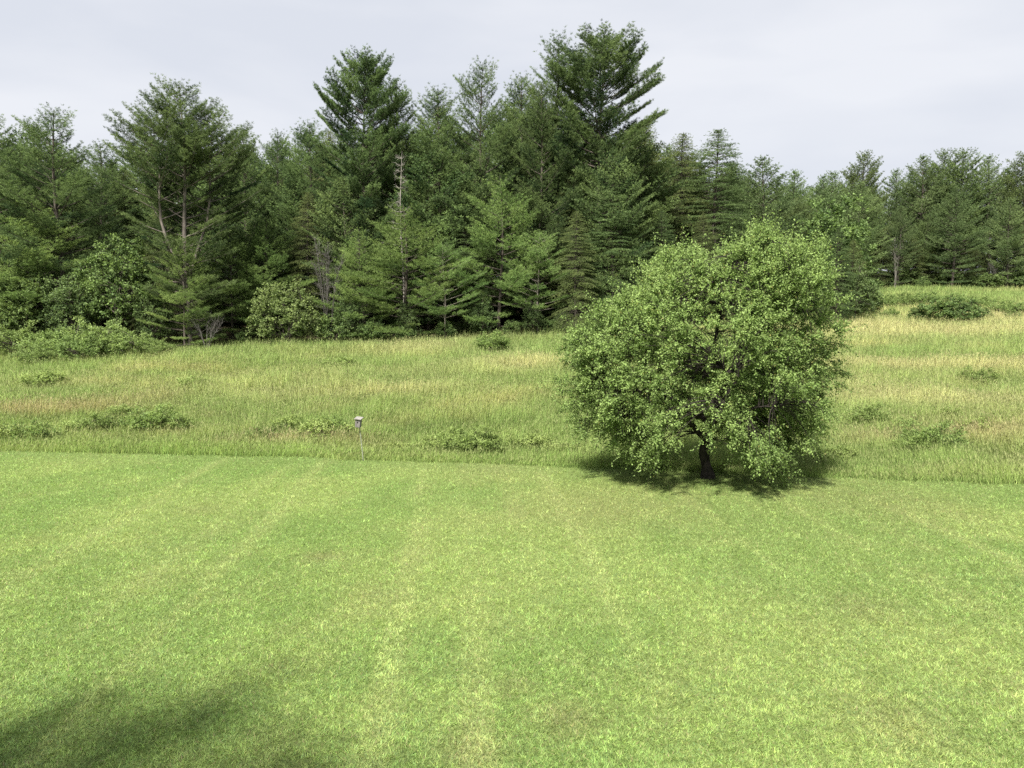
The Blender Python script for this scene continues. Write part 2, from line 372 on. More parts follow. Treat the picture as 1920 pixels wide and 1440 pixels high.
# seed heads at the tips of part of the stems
hd = (rng.uniform(size=n) < .06 + .30 * tan)
tips = V.reshape(-1, 3, 3)[hd, 2]; m = len(tips)
hw = rng.uniform(.008, .014, m) * (.6 + y[hd] * .022); hl = rng.uniform(.06, .13, m)
sd = rdir(rng, m); sd[:, 2] = 0; sd = unit(sd)
H = np.stack([tips - sd * hw[:, None], tips + sd * hw[:, None], tips + np.stack([ld[hd, 0] * .05, ld[hd, 1] * .05, hl], 1)], 1).reshape(-1, 3)
hc = (mc[hd] * .7 + np.array([.40, .36, .20]) * .3) * rng.uniform(.85, 1.3, (m, 1))
V = np.concatenate([V, H]); Cc = np.concatenate([Cc, np.repeat(hc, 3, 0)]); Nr = np.concatenate([Nr, Nr[hd]])
tag(link('meadow_grass', mesh_k('meadow_grass', V, 3, Cc, Nr), M_meadow), 'tall uncut meadow grass in green and straw patches on the slope', 'grass', kind='stuff')
del V, Cc, C, P

# ------------------------------------------------------------------ conifers
def needles(rng, P, D, k, ln, wd, c0, c1, up=.55, spread=.9, cj=None):
    """k thin triangles in a tuft at each point"""
    n = len(P); D0 = D
    P = np.repeat(P, k, 0); D = np.repeat(D, k, 0); m = n * k
    d = unit(D * .6 + np.array([0, 0, up]) + rng.normal(size=(m, 3)) * spread * .6)
    sd = unit(np.cross(d, rdir(rng, m))); l = ln * rng.uniform(.6, 1.25, m)
    P = P + rng.normal(size=(m, 3)) * np.array([.05, .05, .025])
    V = np.stack([P - sd * wd / 2, P + sd * wd / 2, P + d * l[:, None]], 1).reshape(-1, 3)
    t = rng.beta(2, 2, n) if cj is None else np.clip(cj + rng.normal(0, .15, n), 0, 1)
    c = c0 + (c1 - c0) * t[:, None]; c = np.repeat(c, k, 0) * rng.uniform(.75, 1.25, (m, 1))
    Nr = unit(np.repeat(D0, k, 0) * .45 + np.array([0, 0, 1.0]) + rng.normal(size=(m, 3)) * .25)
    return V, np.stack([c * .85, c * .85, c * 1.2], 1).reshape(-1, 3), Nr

HT = {}
def conifer(name, seed, H=22, Rm=4.5, base=.06, prof=None, gap=1.05, nb=6, e0=-5, e1=42, curve=.14, droop=0., lat=.40, latang=55,
            step=.12, k=13, ln=.19, wd=.026, c0=(.034, .066, .027), c1=(.176, .246, .088), leaders=((0, 0, 1.0),), gaps=.13,
            trunk_r=.24, bark=None, dead_low=0, irr=.5, lean=0., lsp=.21, bare=None):
    r = np.random.default_rng(seed); tb = Tubes(); TP = []; TD = []; TC = []
    prof = prof or [(0, .55), (.12, .85), (.35, 1.0), (.6, .86), (.8, .58), (.92, .32), (1, .05)]
    px_, py_ = zip(*prof); c0 = np.array(c0); c1 = np.array(c1)
    for li, (ox, oy, hf) in enumerate(leaders):
        h = H * hf; zs = np.linspace(0, h, 14); t = zs / h
        bx = ox * sst(.2, .6, t) + .12 * np.sin(zs * .4 + seed) + lean * t * t; by = oy * sst(.2, .6, t) + .12 * np.cos(zs * .33 + seed * 2)
        sp = np.stack([bx, by, zs], 1); tb.add(sp, (trunk_r * (1 - t) ** .8 + .015) * (1 if li == 0 else .75), 8)
        z = h * (base if li == 0 else max(base, .35))
        while z < h - .15:
            tt = z / h; c = np.array([np.interp(z, zs, bx), np.interp(z, zs, by), z])
            a0 = r.uniform(0, 6.28); n = max(3, int(round(nb + r.normal(0, .7))))
            for b in range(n):
                az = a0 + b * 2 * math.pi / n + r.normal(0, .22)
                if r.uniform() < gaps * (1.2 - tt): continue
                if bare and bare[0] < z / H < bare[1] and math.sin(az) < -.35: continue
                Lb = Rm * np.interp(tt, px_, py_) * float(np.clip(1 + irr * r.normal(0, .5), .45, 1.28)) * (1 if len(leaders) == 1 else .78)
                Lb = max(.22, Lb); el = R(e0 + (e1 - e0) * tt ** .8 + r.normal(0, 5))
                dirh = np.array([math.cos(az), math.sin(az), 0]); s = np.linspace(0, 1, 7)
                bend = r.normal(0, .08)
                perp = np.array([-dirh[1], dirh[0], 0])
                pts = c + (s * Lb * math.cos(el))[:, None] * dirh + (bend * Lb * s ** 2)[:, None] * perp
                pts[:, 2] += s * Lb * math.sin(el) + curve * Lb * s ** 2.2 - droop * Lb * s ** 2
                tb.add(pts, (.012 + .009 * Lb) * (1 - s * .85), 4)
                if tt < dead_low and r.uniform() < .75: continue
                # laterals, alternate sides, in a flat spray
                nl = max(3, int(Lb / lsp)); sl = np.linspace(.36 if Lb > 1.5 else .1, 1, nl) ** .9
                bc = r.normal(.5, .26)
                for q, s_ in enumerate(sl):
                    p = np.array([np.interp(s_, s, pts[:, i]) for i in range(3)])
                    tang = np.array([np.interp(min(1, s_ + .05), s, pts[:, i]) - np.interp(max(0, s_ - .05), s, pts[:, i]) for i in range(3)]); tang = tang / (np.linalg.norm(tang) + 1e-9)
                    sg = 1 if q % 2 else -1; ang = R(latang + r.normal(0, 9))
                    ld_ = tang * math.cos(ang) + sg * perp * math.sin(ang) + np.array([0, 0, .10 - droop * .8])
                    ll = min(1.25, lat * Lb * (1.15 - s_ * .75)) * r.uniform(.7, 1.2)
                    if q == nl - 1: ld_ = tang; ll = .35
                    m = max(2, int(ll / step)); u = np.linspace(.15, 1, m)[:, None]
                    pp = p + ld_ * ll * u; pp[:, 2] -= droop * .35 * ll * u[:, 0] ** 2
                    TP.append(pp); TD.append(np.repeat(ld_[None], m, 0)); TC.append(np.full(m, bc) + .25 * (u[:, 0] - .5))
            z += gap * (1.15 - .55 * tt) * r.uniform(.75, 1.25)
    P = np.concatenate(TP); D = np.concatenate(TD); TCc = np.concatenate(TC)
    P = P + r.normal(size=P.shape) * np.array([.08, .08, .03])
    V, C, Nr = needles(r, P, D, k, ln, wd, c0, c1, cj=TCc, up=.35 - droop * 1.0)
    root = empty(name, (0, 0, -500))
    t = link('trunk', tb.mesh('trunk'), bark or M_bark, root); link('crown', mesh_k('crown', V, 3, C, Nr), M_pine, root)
    HT[root.name] = float(np.percentile(V[:, 2], 99.97))
    return root

# ------------------------------------------------------------------ leafy trees and shrubs
def leaves(rng, P, D, ln, wd, C, up=.35):
    """one diamond leaf per point, folded a little along its midrib by its own tilt"""
    n = len(P); d = unit(D * .5 + rng.normal(size=(n, 3)) * .7 + np.array([0, 0, up * .3]))
    nrm = unit(rng.normal(size=(n, 3)) * .75 + np.array([0, 0, .8])); sd = unit(np.cross(d, nrm))
    l = ln * rng.uniform(.6, 1.25, n)[:, None]; w = wd * rng.uniform(.7, 1.25, n)[:, None]
    V = np.stack([P, P + d * l * .45 + sd * w / 2, P + d * l, P + d * l * .45 - sd * w / 2], 1).reshape(-1, 3)
    return V, np.repeat(C, 4, 0), unit(D * .9 + np.array([0, 0, .75]) + rng.normal(size=(n, 3)) * .3)
def bez(a, b, c, n=8):
    t = np.linspace(0, 1, n)[:, None]; return (1 - t) ** 2 * a + 2 * t * (1 - t) * b + t * t * c
def leafy(name, seed, clumps, crad, nt_, nl_, ln, wd, c0, c1, trunk=None, bark=None, mat=None, up=.25, base=(0, 0, 0), stems=6, tr=.05, droop=.2, twig_r=.006, limb_r=.02):
    """clumps: (n,3) centres. Limbs rise from the base, every clump hangs on a limb, leaves sit along its twigs"""
    r = np.random.default_rng(seed); tb = Tubes(); base = np.array(base, float); c0 = np.array(c0); c1 = np.array(c1)
    nodes = []
    if trunk:
        tp, trd = trunk; tb.add(tp, trd, 10); start = np.array(tp[-1])
    else: start = base
    idx = np.arange(len(clumps)); r.shuffle(idx); mains = clumps[idx[:stems]]
    for c in mains:
        st = start + r.normal(size=3) * (.02 if trunk else .12) * np.array([1, 1, 0])
        mid = (st + c) / 2 + np.array([0, 0, .25 * np.linalg.norm(c - st)]) + r.normal(size=3) * .15
        pl = bez(st, mid, c, 12); rr = np.linspace(tr, tr * .25, 12); tb.add(pl, rr, 6); nodes.append(pl)
    nd = np.concatenate(nodes)
    TP = []; TD = []; TC = []
    for c in clumps:
        dd = np.linalg.norm(nd - c, axis=1) + .35 * np.linalg.norm(nd - start, axis=1) * .3
        a = nd[np.argmin(dd)]; L = np.linalg.norm(c - a)
        if L > .15:
            mid = (a + c) / 2 + np.array([0, 0, .15 * L]) + r.normal(size=3) * .08 * L
            pl = bez(a, mid, c, 6); tb.add(pl, np.linspace(limb_r, twig_r, 6), 4)
        outd = unit(c - (start + np.array([0, 0, .3]) * np.linalg.norm(c - start)))
        bc = r.normal(.5, .2)
        for q in range(nt_):
            d = unit(outd * .7 + r.normal(size=3) * .7 + np.array([0, 0, up])); l = crad * r.uniform(.7, 1.35)
            e = c + d * l + np.array([0, 0, -droop * l]); pl = bez(c, c + d * l * .6, e, 5)
            tb.add(pl, np.linspace(twig_r, twig_r * .35, 5), 3)
            u = np.sort(r.uniform(.08, 1.0, nl_)); pp = np.stack([np.interp(u, np.linspace(0, 1, 5), pl[:, i]) for i in range(3)], 1)
            TP.append(pp + r.normal(size=pp.shape) * crad * .075); TD.append(np.repeat(d[None], nl_, 0)); TC.append(np.full(nl_, bc) + .3 * (u - .5))
    P = np.concatenate(TP); D = np.concatenate(TD); t = np.clip(np.concatenate(TC) + r.normal(0, .22, len(P)), 0, 1)
    C = (c0 + (c1 - c0) * t[:, None]) * r.uniform(.8, 1.25, (len(P), 1))
    V, Cc, Nr = leaves(r, P, D, ln, wd, C, up)
    root = empty(name, (0, 0, -500)); HT[root.name] = float(np.percentile(V[:, 2], 99.9))
    link('trunk' if trunk else 'stems', tb.mesh('stems'), bark or M_bark, root)
    link('crown' if trunk else 'foliage', mesh_k('crown', V, 4, Cc, Nr), mat or M_leaf, root)
    return root
def dome(rng, n, rx, ry, h, z0=0., lo=.55, bump=.18, flat=1.0):
    """clump centres near the surface of a lumpy dome"""
    d = rdir(rng, n * 2); d = d[d[:, 2] > -.25][:n]
    rr = rng.uniform(lo, 1, len(d)) ** .7 * (1 + bump * np.sin(d[:, 0] * 5 + d[:, 2] * 4) * np.cos(d[:, 1] * 6))
    return np.stack([d[:, 0] * rx * rr, d[:, 1] * ry * rr, z0 + (h - z0) * (.32 + .68 * d[:, 2] * rr * flat)], 1)

used = {}
def place(proto, x, y, z, rz, sc, label, cat, group=None, name=None):
    """the first call moves the built plant, later calls copy it and its parts"""
    if not used.get(proto.name):
        used[proto.name] = True; o = proto
    else:
        o = proto.copy(); COL.objects.link(o)
        for ch in proto.children:
            c = ch.copy(); COL.objects.link(c); c.parent = o
    o.location = (x, y, z); o.rotation_euler = (0, 0, rz); o.scale = sc
    if 'group' in o: del o['group']
    return tag(o, label, cat, group)

# ------------------------------------------------------------------ the apple tree on the lawn
def apple_tree():
    r = np.random.default_rng(21); ax, ay, az = on_ground(1326, 897)
    ay = min(ay, edge(ax) - .55); k = ay / FPX
    # silhouette of the crown, metres from the trunk at each height
    hz = [0.15, .6, 1.0, 1.6, 2.2, 3.0, 4.0, 4.6, 5.1, 5.6, 6.2, 6.7, 7.1]
    xl = [-2.4, -2.9, -3.4, -4.2, -4.65, -4.8, -4.55, -4.2, -3.5, -2.5, -1.8, -.6, .5]
    xr = [2.35, 2.9, 3.3, 3.95, 4.05, 4.0, 3.8, 3.75, 3.7, 3.6, 3.35, 2.9, 2.0]
    UX = [1022, 1070, 1110, 1150, 1180, 1245, 1272, 1290, 1362, 1380, 1405, 1480, 1500, 1530, 1595]
    UY = [775, 818, 842, 868, 884, 892, 866, 832, 832, 866, 898, 914, 890, 846, 800]
    OX = [1022, 1055, 1100, 1150, 1165, 1200, 1212, 1260, 1300, 1380, 1430, 1500, 1550, 1572, 1582, 1597]
    OY = [690, 612, 578, 545, 515, 502, 468, 466, 455, 450, 430, 440, 452, 480, 600, 720]
    C = []
    while len(C) < 1900:
        z = r.uniform(.25, 7.0) ; a = r.uniform(0, 2 * math.pi)
        if z < 1.0 and r.uniform() < .45: continue
        l = np.interp(z, hz, xl); q = np.interp(z, hz, xr); cx = (l + q) / 2; rx = (q - l) / 2
        ry = min(rx, 3.55) * (.95 if z > 1 else .85)
        f = r.uniform(.2, 1) ** .5
        if z < 2.2: f = max(f, .66)
        f *= .92 + .07 * math.sin(a * 5 + z * 2.3) + .07 * math.sin(a * 9 - z * 4.1 + 1)
        if r.uniform() < .05: f *= 1.07
        x = cx + math.cos(a) * rx * f - .15 * math.cos(a); y = math.sin(a) * (ry - .2) * f
        # the underside lifts towards the viewer and towards both ends, the top is ragged
        wy = ay + y; qx = 960 + FPX * (ax + x) / wy; qy = 600 + FPX * (CAM_Z - az - z) / wy
        if qy > np.interp(qx, UX, UY) - 28 - 6 * math.sin(qx * .05) or qy < np.interp(qx, OX, OY) + 34 + 14 * math.sin(qx * .043 + 1) + 8 * math.sin(qx * .11): continue
        if z < .8 and y < -.2 and -.9 < x < .9: continue
        if fbm(np.array([x * .8 + z * .5]), np.array([y * .7 + z * .9]), 301, 2)[0] < .27: continue
        C.append((x, y, z))
    C = np.array(C)
    # trunk: short, leaning, swelling at the root, with knots
    ts = np.linspace(0, 1, 14); tz = ts * 1.75
    tp = np.stack([.02 - .10 * np.sin(ts * 2.6) + .02 * np.sin(ts * 11), .05 * np.sin(ts * 5), tz - .06], 1)
    trd = .150 + .10 * np.exp(-ts * 9) - .03 * ts + .018 * np.sin(ts * 17)
    tb = Tubes(); tb.add(tp, trd, 16)
    top = tp[-1]; nodes = []
    for i in range(10):
        a = i * 2 * math.pi / 10 + r.normal(0, .2); z = [6.2, 3.6, 2.2][i % 3] + r.normal(0, .4)
        l = np.interp(z, hz, xl); q = np.interp(z, hz, xr)
        e = np.array([(l + q) / 2 + math.cos(a) * (q - l) / 2 * .62, math.sin(a) * 2.3, z])
        st = tp[9 + i % 5]; mid = (st + e) / 2 + np.array([0, 0, .55 + .15 * (i % 3 != 0)]) + r.normal(size=3) * .25
        pl = bez(st, mid, e, 14); pl[1:-1] += r.normal(size=(12, 3)) * .035; tb.add(pl, np.linspace(.085, .018, 14), 8); nodes.append(pl)
        for j in range(3):
            b0 = pl[4 + 3 * j]; e2 = b0 + unit(e - top) * .7 + r.normal(size=3) * .4; p2 = bez(b0, (b0 + e2) / 2 + [0, 0, .2], e2, 8); tb.add(p2, np.linspace(.045, .012, 8), 6); nodes.append(p2)
    nd = np.concatenate(nodes); TP, TD, TC, TT = [], [], [], []
    for c in C:
        a = nd[np.argmin(np.linalg.norm(nd - c, axis=1))]; L = np.linalg.norm(c - a)
        mid = (a + c) / 2 + np.array([0, 0, .22 * L]) + r.normal(size=3) * .06; pl = bez(a, mid, c, 6); tb.add(pl, np.linspace(.014, .006, 6), 4)
        hgt = c[2] / 7.3; outd = unit((c - np.array([0.1, 0, 2.4])) * np.array([1, 1, .8])); bc = r.normal(.5, .2)
        for q in range(6):
            up = -.35 + 1.25 * sst(.3, .95, hgt); d = unit(outd * .8 + r.normal(size=3) * .6 + np.array([0, 0, up]))
            l = r.uniform(.26, .55) * (1.3 if hgt > .8 else 1) * (1.9 if r.uniform() < .10 else 1); e = c + d * l - np.array([0, 0, .14 * (1 - hgt)])
            p2 = bez(c, c + d * l * .55, e, 5); tb.add(p2, np.linspace(.005, .002, 5), 3)
            nl = 26; u = np.sort(r.uniform(.05, 1, nl)); pp = np.stack([np.interp(u, np.linspace(0, 1, 5), p2[:, i]) for i in range(3)], 1)
            TP.append(pp + r.normal(size=pp.shape) * .03); TD.append(np.repeat(d[None], nl, 0)); TC.append(np.full(nl, bc) + .3 * (u - .5))
    P = np.concatenate(TP); D = np.concatenate(TD); t = np.clip(np.concatenate(TC) + r.normal(0, .2, len(P)), 0, 1)[:, None]
    keep = P[:, 2] > .03; P, D, t = P[keep], D[keep], t[keep]
    c0 = np.array([.165, .255, .072]); c1 = np.array([.290, .395, .130])
    Cc = (c0 + (c1 - c0) * t) * r.uniform(.82, 1.18, (len(P), 1))
    yl = r.uniform(size=len(P)) < .012; Cc[yl] = [.28, .27, .09]
    V, Cq, Nr = leaves(r, P, D, .064, .038, Cc, .2)
    root = empty('apple_tree', (ax, ay, az), 0)
    link('trunk', tb.mesh('trunk'), M_applebark, root); link('crown', mesh_k('crown', V, 4, Cq, Nr), M_apple, root)
    tag(root, 'round spreading apple tree with low hanging branches standing alone at the edge of the lawn', 'tree')
apple_tree()

# ------------------------------------------------------------------ nest box on its post
def nest_box():
    import bmesh
    x, y, z = on_ground(684, 862); y = min(y, edge(x) - .15); z = G(x, y)
    root = empty('nest_box', (x, y, z)); h = 1.22; lean = -.135
    tb = Tubes(); tb.add([(0, 0, -.1), (-.03, 0, .3), (-.07, 0, .75), (lean, 0, h + .12)], [.022, .021, .02, .02], 8)
    link('post', tb.mesh('post'), noise_mat('weathered_post', (.15, .17, .11), (.27, .29, .21), 14, bump=.2), root)
    wood = noise_mat('grey_boards', (.10, .09, .088), (.22, .205, .20), 18, stretch=(1, 1, .2), bump=.4)
    pale = noise_mat('pale_roof', (.17, .16, .145), (.27, .26, .24), 12, bump=.2)
    dark = noise_mat('dark_hole', (.006, .006, .006), (.012, .011, .010), 5, bump=0)
    bm = bmesh.new()
    w, d0 = .085, .075
    pts = [(-w * .9, -d0, 0), (w * .9, -d0, 0), (w * .9, d0, 0), (-w * .9, d0, 0), (-w, -d0 - .012, .25), (w, -d0 - .012, .25), (w, d0, .29), (-w, d0, .29)]
    vs = [bm.verts.new(p) for p in pts]
    for f in ((3, 2, 1, 0), (0, 1, 5, 4), (1, 2, 6, 5), (2, 3, 7, 6), (3, 0, 4, 7), (4, 5, 6, 7)): bm.faces.new([vs[i] for i in f])
    bmesh.ops.bevel(bm, geom=list(bm.edges), offset=.004, segments=1, affect='EDGES')
    me = bpy.data.meshes.new('box'); bm.to_mesh(me); bm.free()
    box = link('box', me, wood, root); box.location = (lean, -.095, h - .10); box.rotation_euler = (0, R(6), R(-12))
    bm = bmesh.new(); bmesh.ops.create_cone(bm, cap_ends=True, segments=20, radius1=.022, radius2=.022, depth=.012)
    me = bpy.data.meshes.new('entrance_hole'); bm.to_mesh(me); bm.free()
    ho = link('entrance_hole', me, dark, box); ho.location = (0, -d0 - .011, .165); ho.rotation_euler = (R(90), 0, 0)
    bm = bmesh.new(); bmesh.ops.create_cube(bm, size=1); bmesh.ops.scale(bm, vec=(.235, .25, .02), verts=bm.verts); bmesh.ops.bevel(bm, geom=list(bm.edges), offset=.003, segments=1, affect='EDGES')
    me = bpy.data.meshes.new('roof'); bm.to_mesh(me); bm.free()
    rf = link('roof', me, pale, root); rf.location = (lean + .03, -.115, h + .195); rf.rotation_euler = (R(12), R(6), R(-12))
    tag(root, 'small grey nest box with pale roof on a thin leaning post at lawn edge', 'bird house')
nest_box()

# ------------------------------------------------------------------ the built plants
pineA = conifer('white_pine', 1, H=23, Rm=5.6, leaders=((0, 0, 1), (1.9, .5, .93), (-1.9, -.4, .90)), base=.05, nb=6, gap=1.05, e0=-6, e1=42, bare=(.38, .60), bark=M_midbark, prof=[(0, .5), (.12, .75), (.3, .9), (.55, 1.0), (.78, .80), (.92, .45), (1, .06)])
pineB = conifer('white_pine', 2, H=22, Rm=4.7, base=.05)
pineC = conifer('white_pine', 3, H=22, Rm=3.6, base=.10, gap=.95, e1=46, prof=[(0, .7), (.3, 1.0), (.6, .92), (.85, .60), (.95, .32), (1, .05)])
pineD = conifer('white_pine', 4, H=26, Rm=5.0, base=.12, gap=.85, nb=6, e0=-2, e1=32, curve=.16, gaps=.14, irr=.5, lat=.34, k=15, lsp=.18, ln=.21, wd=.030, prof=[(0, .6), (.3, .85), (.55, 1.0), (.75, .95), (.88, .70), (.95, .42), (1, .10)], lean=.5)
pineE = conifer('young_pine', 5, H=12, Rm=4.0, base=.04, gap=.62, nb=5, e0=0, e1=34, curve=.10, c0=(0.104, 0.166, 0.048), c1=(0.228, 0.309, 0.098), prof=[(0, .75), (.2, 1.0), (.45, .85), (.7, .55), (.9, .25), (1, .05)], trunk_r=.13)
pineF = conifer('young_pine', 6, H=13, Rm=4.4, base=.22, gap=.85, nb=4, e0=4, e1=30, curve=.08, gaps=.25, irr=.5, c0=(0.102, 0.167, 0.052), c1=(0.213, 0.303, 0.101), bark=M_palebark, trunk_r=.12)
hemA = conifer('hemlock_tree', 7, H=20, Rm=4.8, base=.03, gap=.38, nb=6, e0=-12, e1=30, curve=-.02, droop=.22, lat=.42, latang=60, step=.15, k=7, ln=.14, wd=.042, c0=(0.059, 0.095, 0.035), c1=(0.128, 0.184, 0.067), prof=[(0, .9), (.15, 1.0), (.4, .8), (.65, .66), (.85, .40), (.95, .18), (1, .04)], irr=.28)
hemB = conifer('hemlock_tree', 8, H=20, Rm=4.0, base=.04, gap=.38, nb=6, e0=-16, e1=26, curve=-.04, droop=.26, lat=.44, latang=58, step=.15, k=7, ln=.14, wd=.042, c0=(0.074, 0.102, 0.037), c1=(0.167, 0.204, 0.073), prof=[(0, .8), (.2, 1.0), (.45, .8), (.7, .62), (.88, .36), (.96, .16), (1, .04)], irr=.35)
farA = conifer('far_pine', 9, H=20, Rm=4.2, base=.01, gap=.85, nb=6, step=.19, k=7, ln=.25, wd=.065, c0=(0.085, 0.133, 0.053), c1=(0.167, 0.230, 0.093))
farB = conifer('far_pine', 10, H=20, Rm=4.1, base=.02, gap=.85, nb=6, e1=45, curve=.2, gaps=.15, irr=.45, step=.19, k=7, ln=.25, wd=.065, c0=(0.085, 0.127, 0.047), c1=(0.167, 0.224, 0.082), prof=[(0, .6), (.3, 1.0), (.6, .9), (.85, .55), (1, .1)])
backA = conifer('forest_pine', 12, H=21, Rm=4.6, base=.03, gap=.95, nb=6, step=.2, k=6, ln=.26, wd=.07)

def rs(s): return np.random.default_rng(s)
decA = leafy('broadleaf_tree', 31, dome(rs(31), 170, 2.6, 2.4, 8.6, 1.0, lo=.35), .75, 6, 15, .19, .12, (.075, .125, .038), (.180, .255, .082), trunk=([(0, 0, -.1), (.05, 0, 1.2), (0, .05, 2.6)], [.14, .11, .09]), stems=9, tr=.06)
decB = leafy('broadleaf_tree', 32, dome(rs(32), 120, 1.9, 1.9, 7.0, .4, lo=.3, bump=.3), .70, 6, 14, .16, .10, (.065, .110, .040), (.155, .220, .080), trunk=([(0, 0, -.1), (.05, 0, .8), (0, .05, 1.6)], [.10, .08, .06]), stems=8, tr=.05)
shrubA = leafy('round_shrub', 33, dome(rs(33), 150, 2.5, 2.3, 4.9, .1, lo=.5), .55, 6, 16, .15, .10, (.115, .170, .052), (.240, .310, .115), stems=9, tr=.05)
shrubB = leafy('willow_shrub', 34, dome(rs(34), 70, 1.7, 1.5, 2.2, .1, lo=.4, bump=.3), .48, 7, 16, .16, .055, (.130, .195, .058), (.250, .335, .112), stems=7, tr=.03, up=.8, droop=.1)
shrubC = leafy('forest_edge_shrub', 35, dome(rs(35), 60, 1.6, 1.4, 2.6, .1, lo=.35, bump=.3), .55, 6, 14, .17, .10, (.070, .120, .040), (.170, .240, .078), stems=7, tr=.03)
weedA = leafy('weed_clump', 36, dome(rs(36), 40, .75, .6, .80, .02, lo=.2, bump=.3), .30, 7, 13, .085, .040, (.190, .260, .078), (.300, .375, .120), stems=8, tr=.012, up=.9, droop=.1, twig_r=.003, limb_r=.006)
weedB = leafy('weed_clump', 37, dome(rs(37), 50, .9, .7, .95, .02, lo=.2, bump=.3), .34, 7, 14, .11, .035, (.120, .180, .050), (.225, .305, .090), stems=9, tr=.012, up=.9, droop=.15, twig_r=.003, limb_r=.006)

# ------------------------------------------------------------------ the forest, tree by tree
rr_ = random.Random(5)
def tree(proto, px, top, Y, wx, label, cat='tree', group=None, rz=None, base_py=None):
    if base_py is not None: Y = on_ground(px, base_py)[1]
    x, _, zt = at(px, top, Y)
    z = G(x, Y); s = max(.1, (zt - z) / HT[proto.name])
    place(proto, x, Y, z - .05, rr_.uniform(0, 6.28) if rz is None else rz, (s * wx, s * wx, s), label, cat, group)
TG = 'tall white pines at the forest edge'
for a in [
    (pineB, -15, 212, 62, 1.0, 'big dark pine cut off by the left edge of the picture'),
    (pineB, 98, 198, 63, 1.15, 'wide dark pine with a blunt top, second large one from the left'),
    (pineC, 185, 262, 74, 1.1, 'short pine top showing in the dip left of the broad many topped pine'),
    (pineA, 338, 150, 61.5, 1.05, 'broad many topped pine with pale twin trunks on the left side of the forest'),
    (pineC, 455, 235, 72, 1.0, 'slim pine leaning out from behind the broad many topped pine'),
    (pineB, 520, 243, 74, .8, 'lower pine in the gap between the broad pine and the high spired pine'),
    (pineC, 580, 222, 72, 1.1, 'pine shoulder just left of the high spired pine'),
    (pineD, 676, 94, 69, .80, 'high spired pine with lifted branches, left of the forest centre'),
    (pineC, 742, 150, 70, .85, 'narrow pine close against the right side of the high spired pine'),
    (pineC, 822, 158, 70, 1.1, 'blunt topped pine right of the notch beside the narrow pine'),
    (pineB, 903, 110, 69.5, .85, 'full pointed pine in the forest centre with pale stems halfway up'),
    (pineC, 978, 134, 74, .9, 'thin pine point between the centre pine and the tallest pine'),
    (pineD, 1125, 50, 71, .95, 'the tallest pine of the forest with ragged branches reaching right'),
    (pineC, 1045, 62, 73, .95, 'second top crowding the left side of the tallest pine'),
    (pineB, 1015, 150, 70, .8, 'dense pine filling in under the left of the tallest pine'),
]: tree(*a[:5], a[5], 'tree', TG, rz=.15 if a[0] is pineA else None)
TG = 'hemlocks right of the tallest pine'
for a in [
    (hemB, 1212, 228, 80, 1.1, 'small pointed hemlock right under the branches of the tallest pine'),
    (hemB, 1282, 250, 84, 1.2, 'brownish green hemlock with a soft double top'),
    (hemA, 1345, 243, 82, 1.15, 'dark cone shaped hemlock, the clearest point right of the tallest pine'),
    (hemA, 1150, 330, 67, 1.0, 'dark drooping hemlock low in front of the tallest pine'),
    (hemB, 1080, 395, 64.5, 1.0, 'shaded hemlock at the forest edge left of the apple tree crown'),
    (hemA, 1240, 395, 72, .9, 'shaded hemlock just above the left shoulder of the apple tree'),
    (hemB, 1320, 400, 75, 1.0, 'pale tipped hemlock showing just above the top of the apple tree'),
]: tree(*a[:5], a[5], 'tree', TG)
TG = 'distant pines on the right'
for a in [
    (farA, 1432, 292, 92, 1.25, 'blue green pine with a thin top right of the cone shaped hemlock'),
    (farA, 1490, 318, 100, 1.1, 'low rounded pine right of the thin topped blue green pine'),
    (farB, 1400, 325, 98, 1.0, 'pine filling the dip beside the cone shaped hemlock'),
    (farA, 1560, 320, 112, 1.1, 'even topped pine above the right half of the apple tree'),
    (farB, 1622, 282, 122, 1.0, 'open branched pine standing up alone from the right treeline'),
    (farA, 1682, 316, 128, 1.0, 'pine in the shallow dip right of the open branched pine'),
    (farA, 1732, 290, 126, 1.1, 'left pine of the raised group on the right treeline'),
    (farB, 1772, 278, 128, 1.0, 'dark flat topped pine in the middle of the raised right group'),
    (farB, 1808, 277, 126, 1.1, 'highest pine of the raised group on the right treeline'),
    (farA, 1856, 290, 128, 1.1, 'right pine of the raised group, sloping down to the picture edge'),
    (farB, 1925, 282, 124, 1.1, 'pine cut off by the right edge of the picture'),
    (farA, 1795, 345, 116, 1.15, 'large pale pine with level branches in front on the right'),
    (farA, 1690, 385, 117, 1.0, 'mid height pine above the green clearing on the right'),
    (farB, 1620, 350, 119, 1.0, 'pine behind the reddish shrub right of the apple tree'),
    (farA, 1895, 370, 116, 1.1, 'pine with layered branches low at the right edge'),
    (farB, 1740, 400, 120, 1.0, 'shadowed pine between two paler ones on the right'),
]: tree(*a[:5], a[5], 'tree', TG)
TG = 'younger trees in front of the forest'
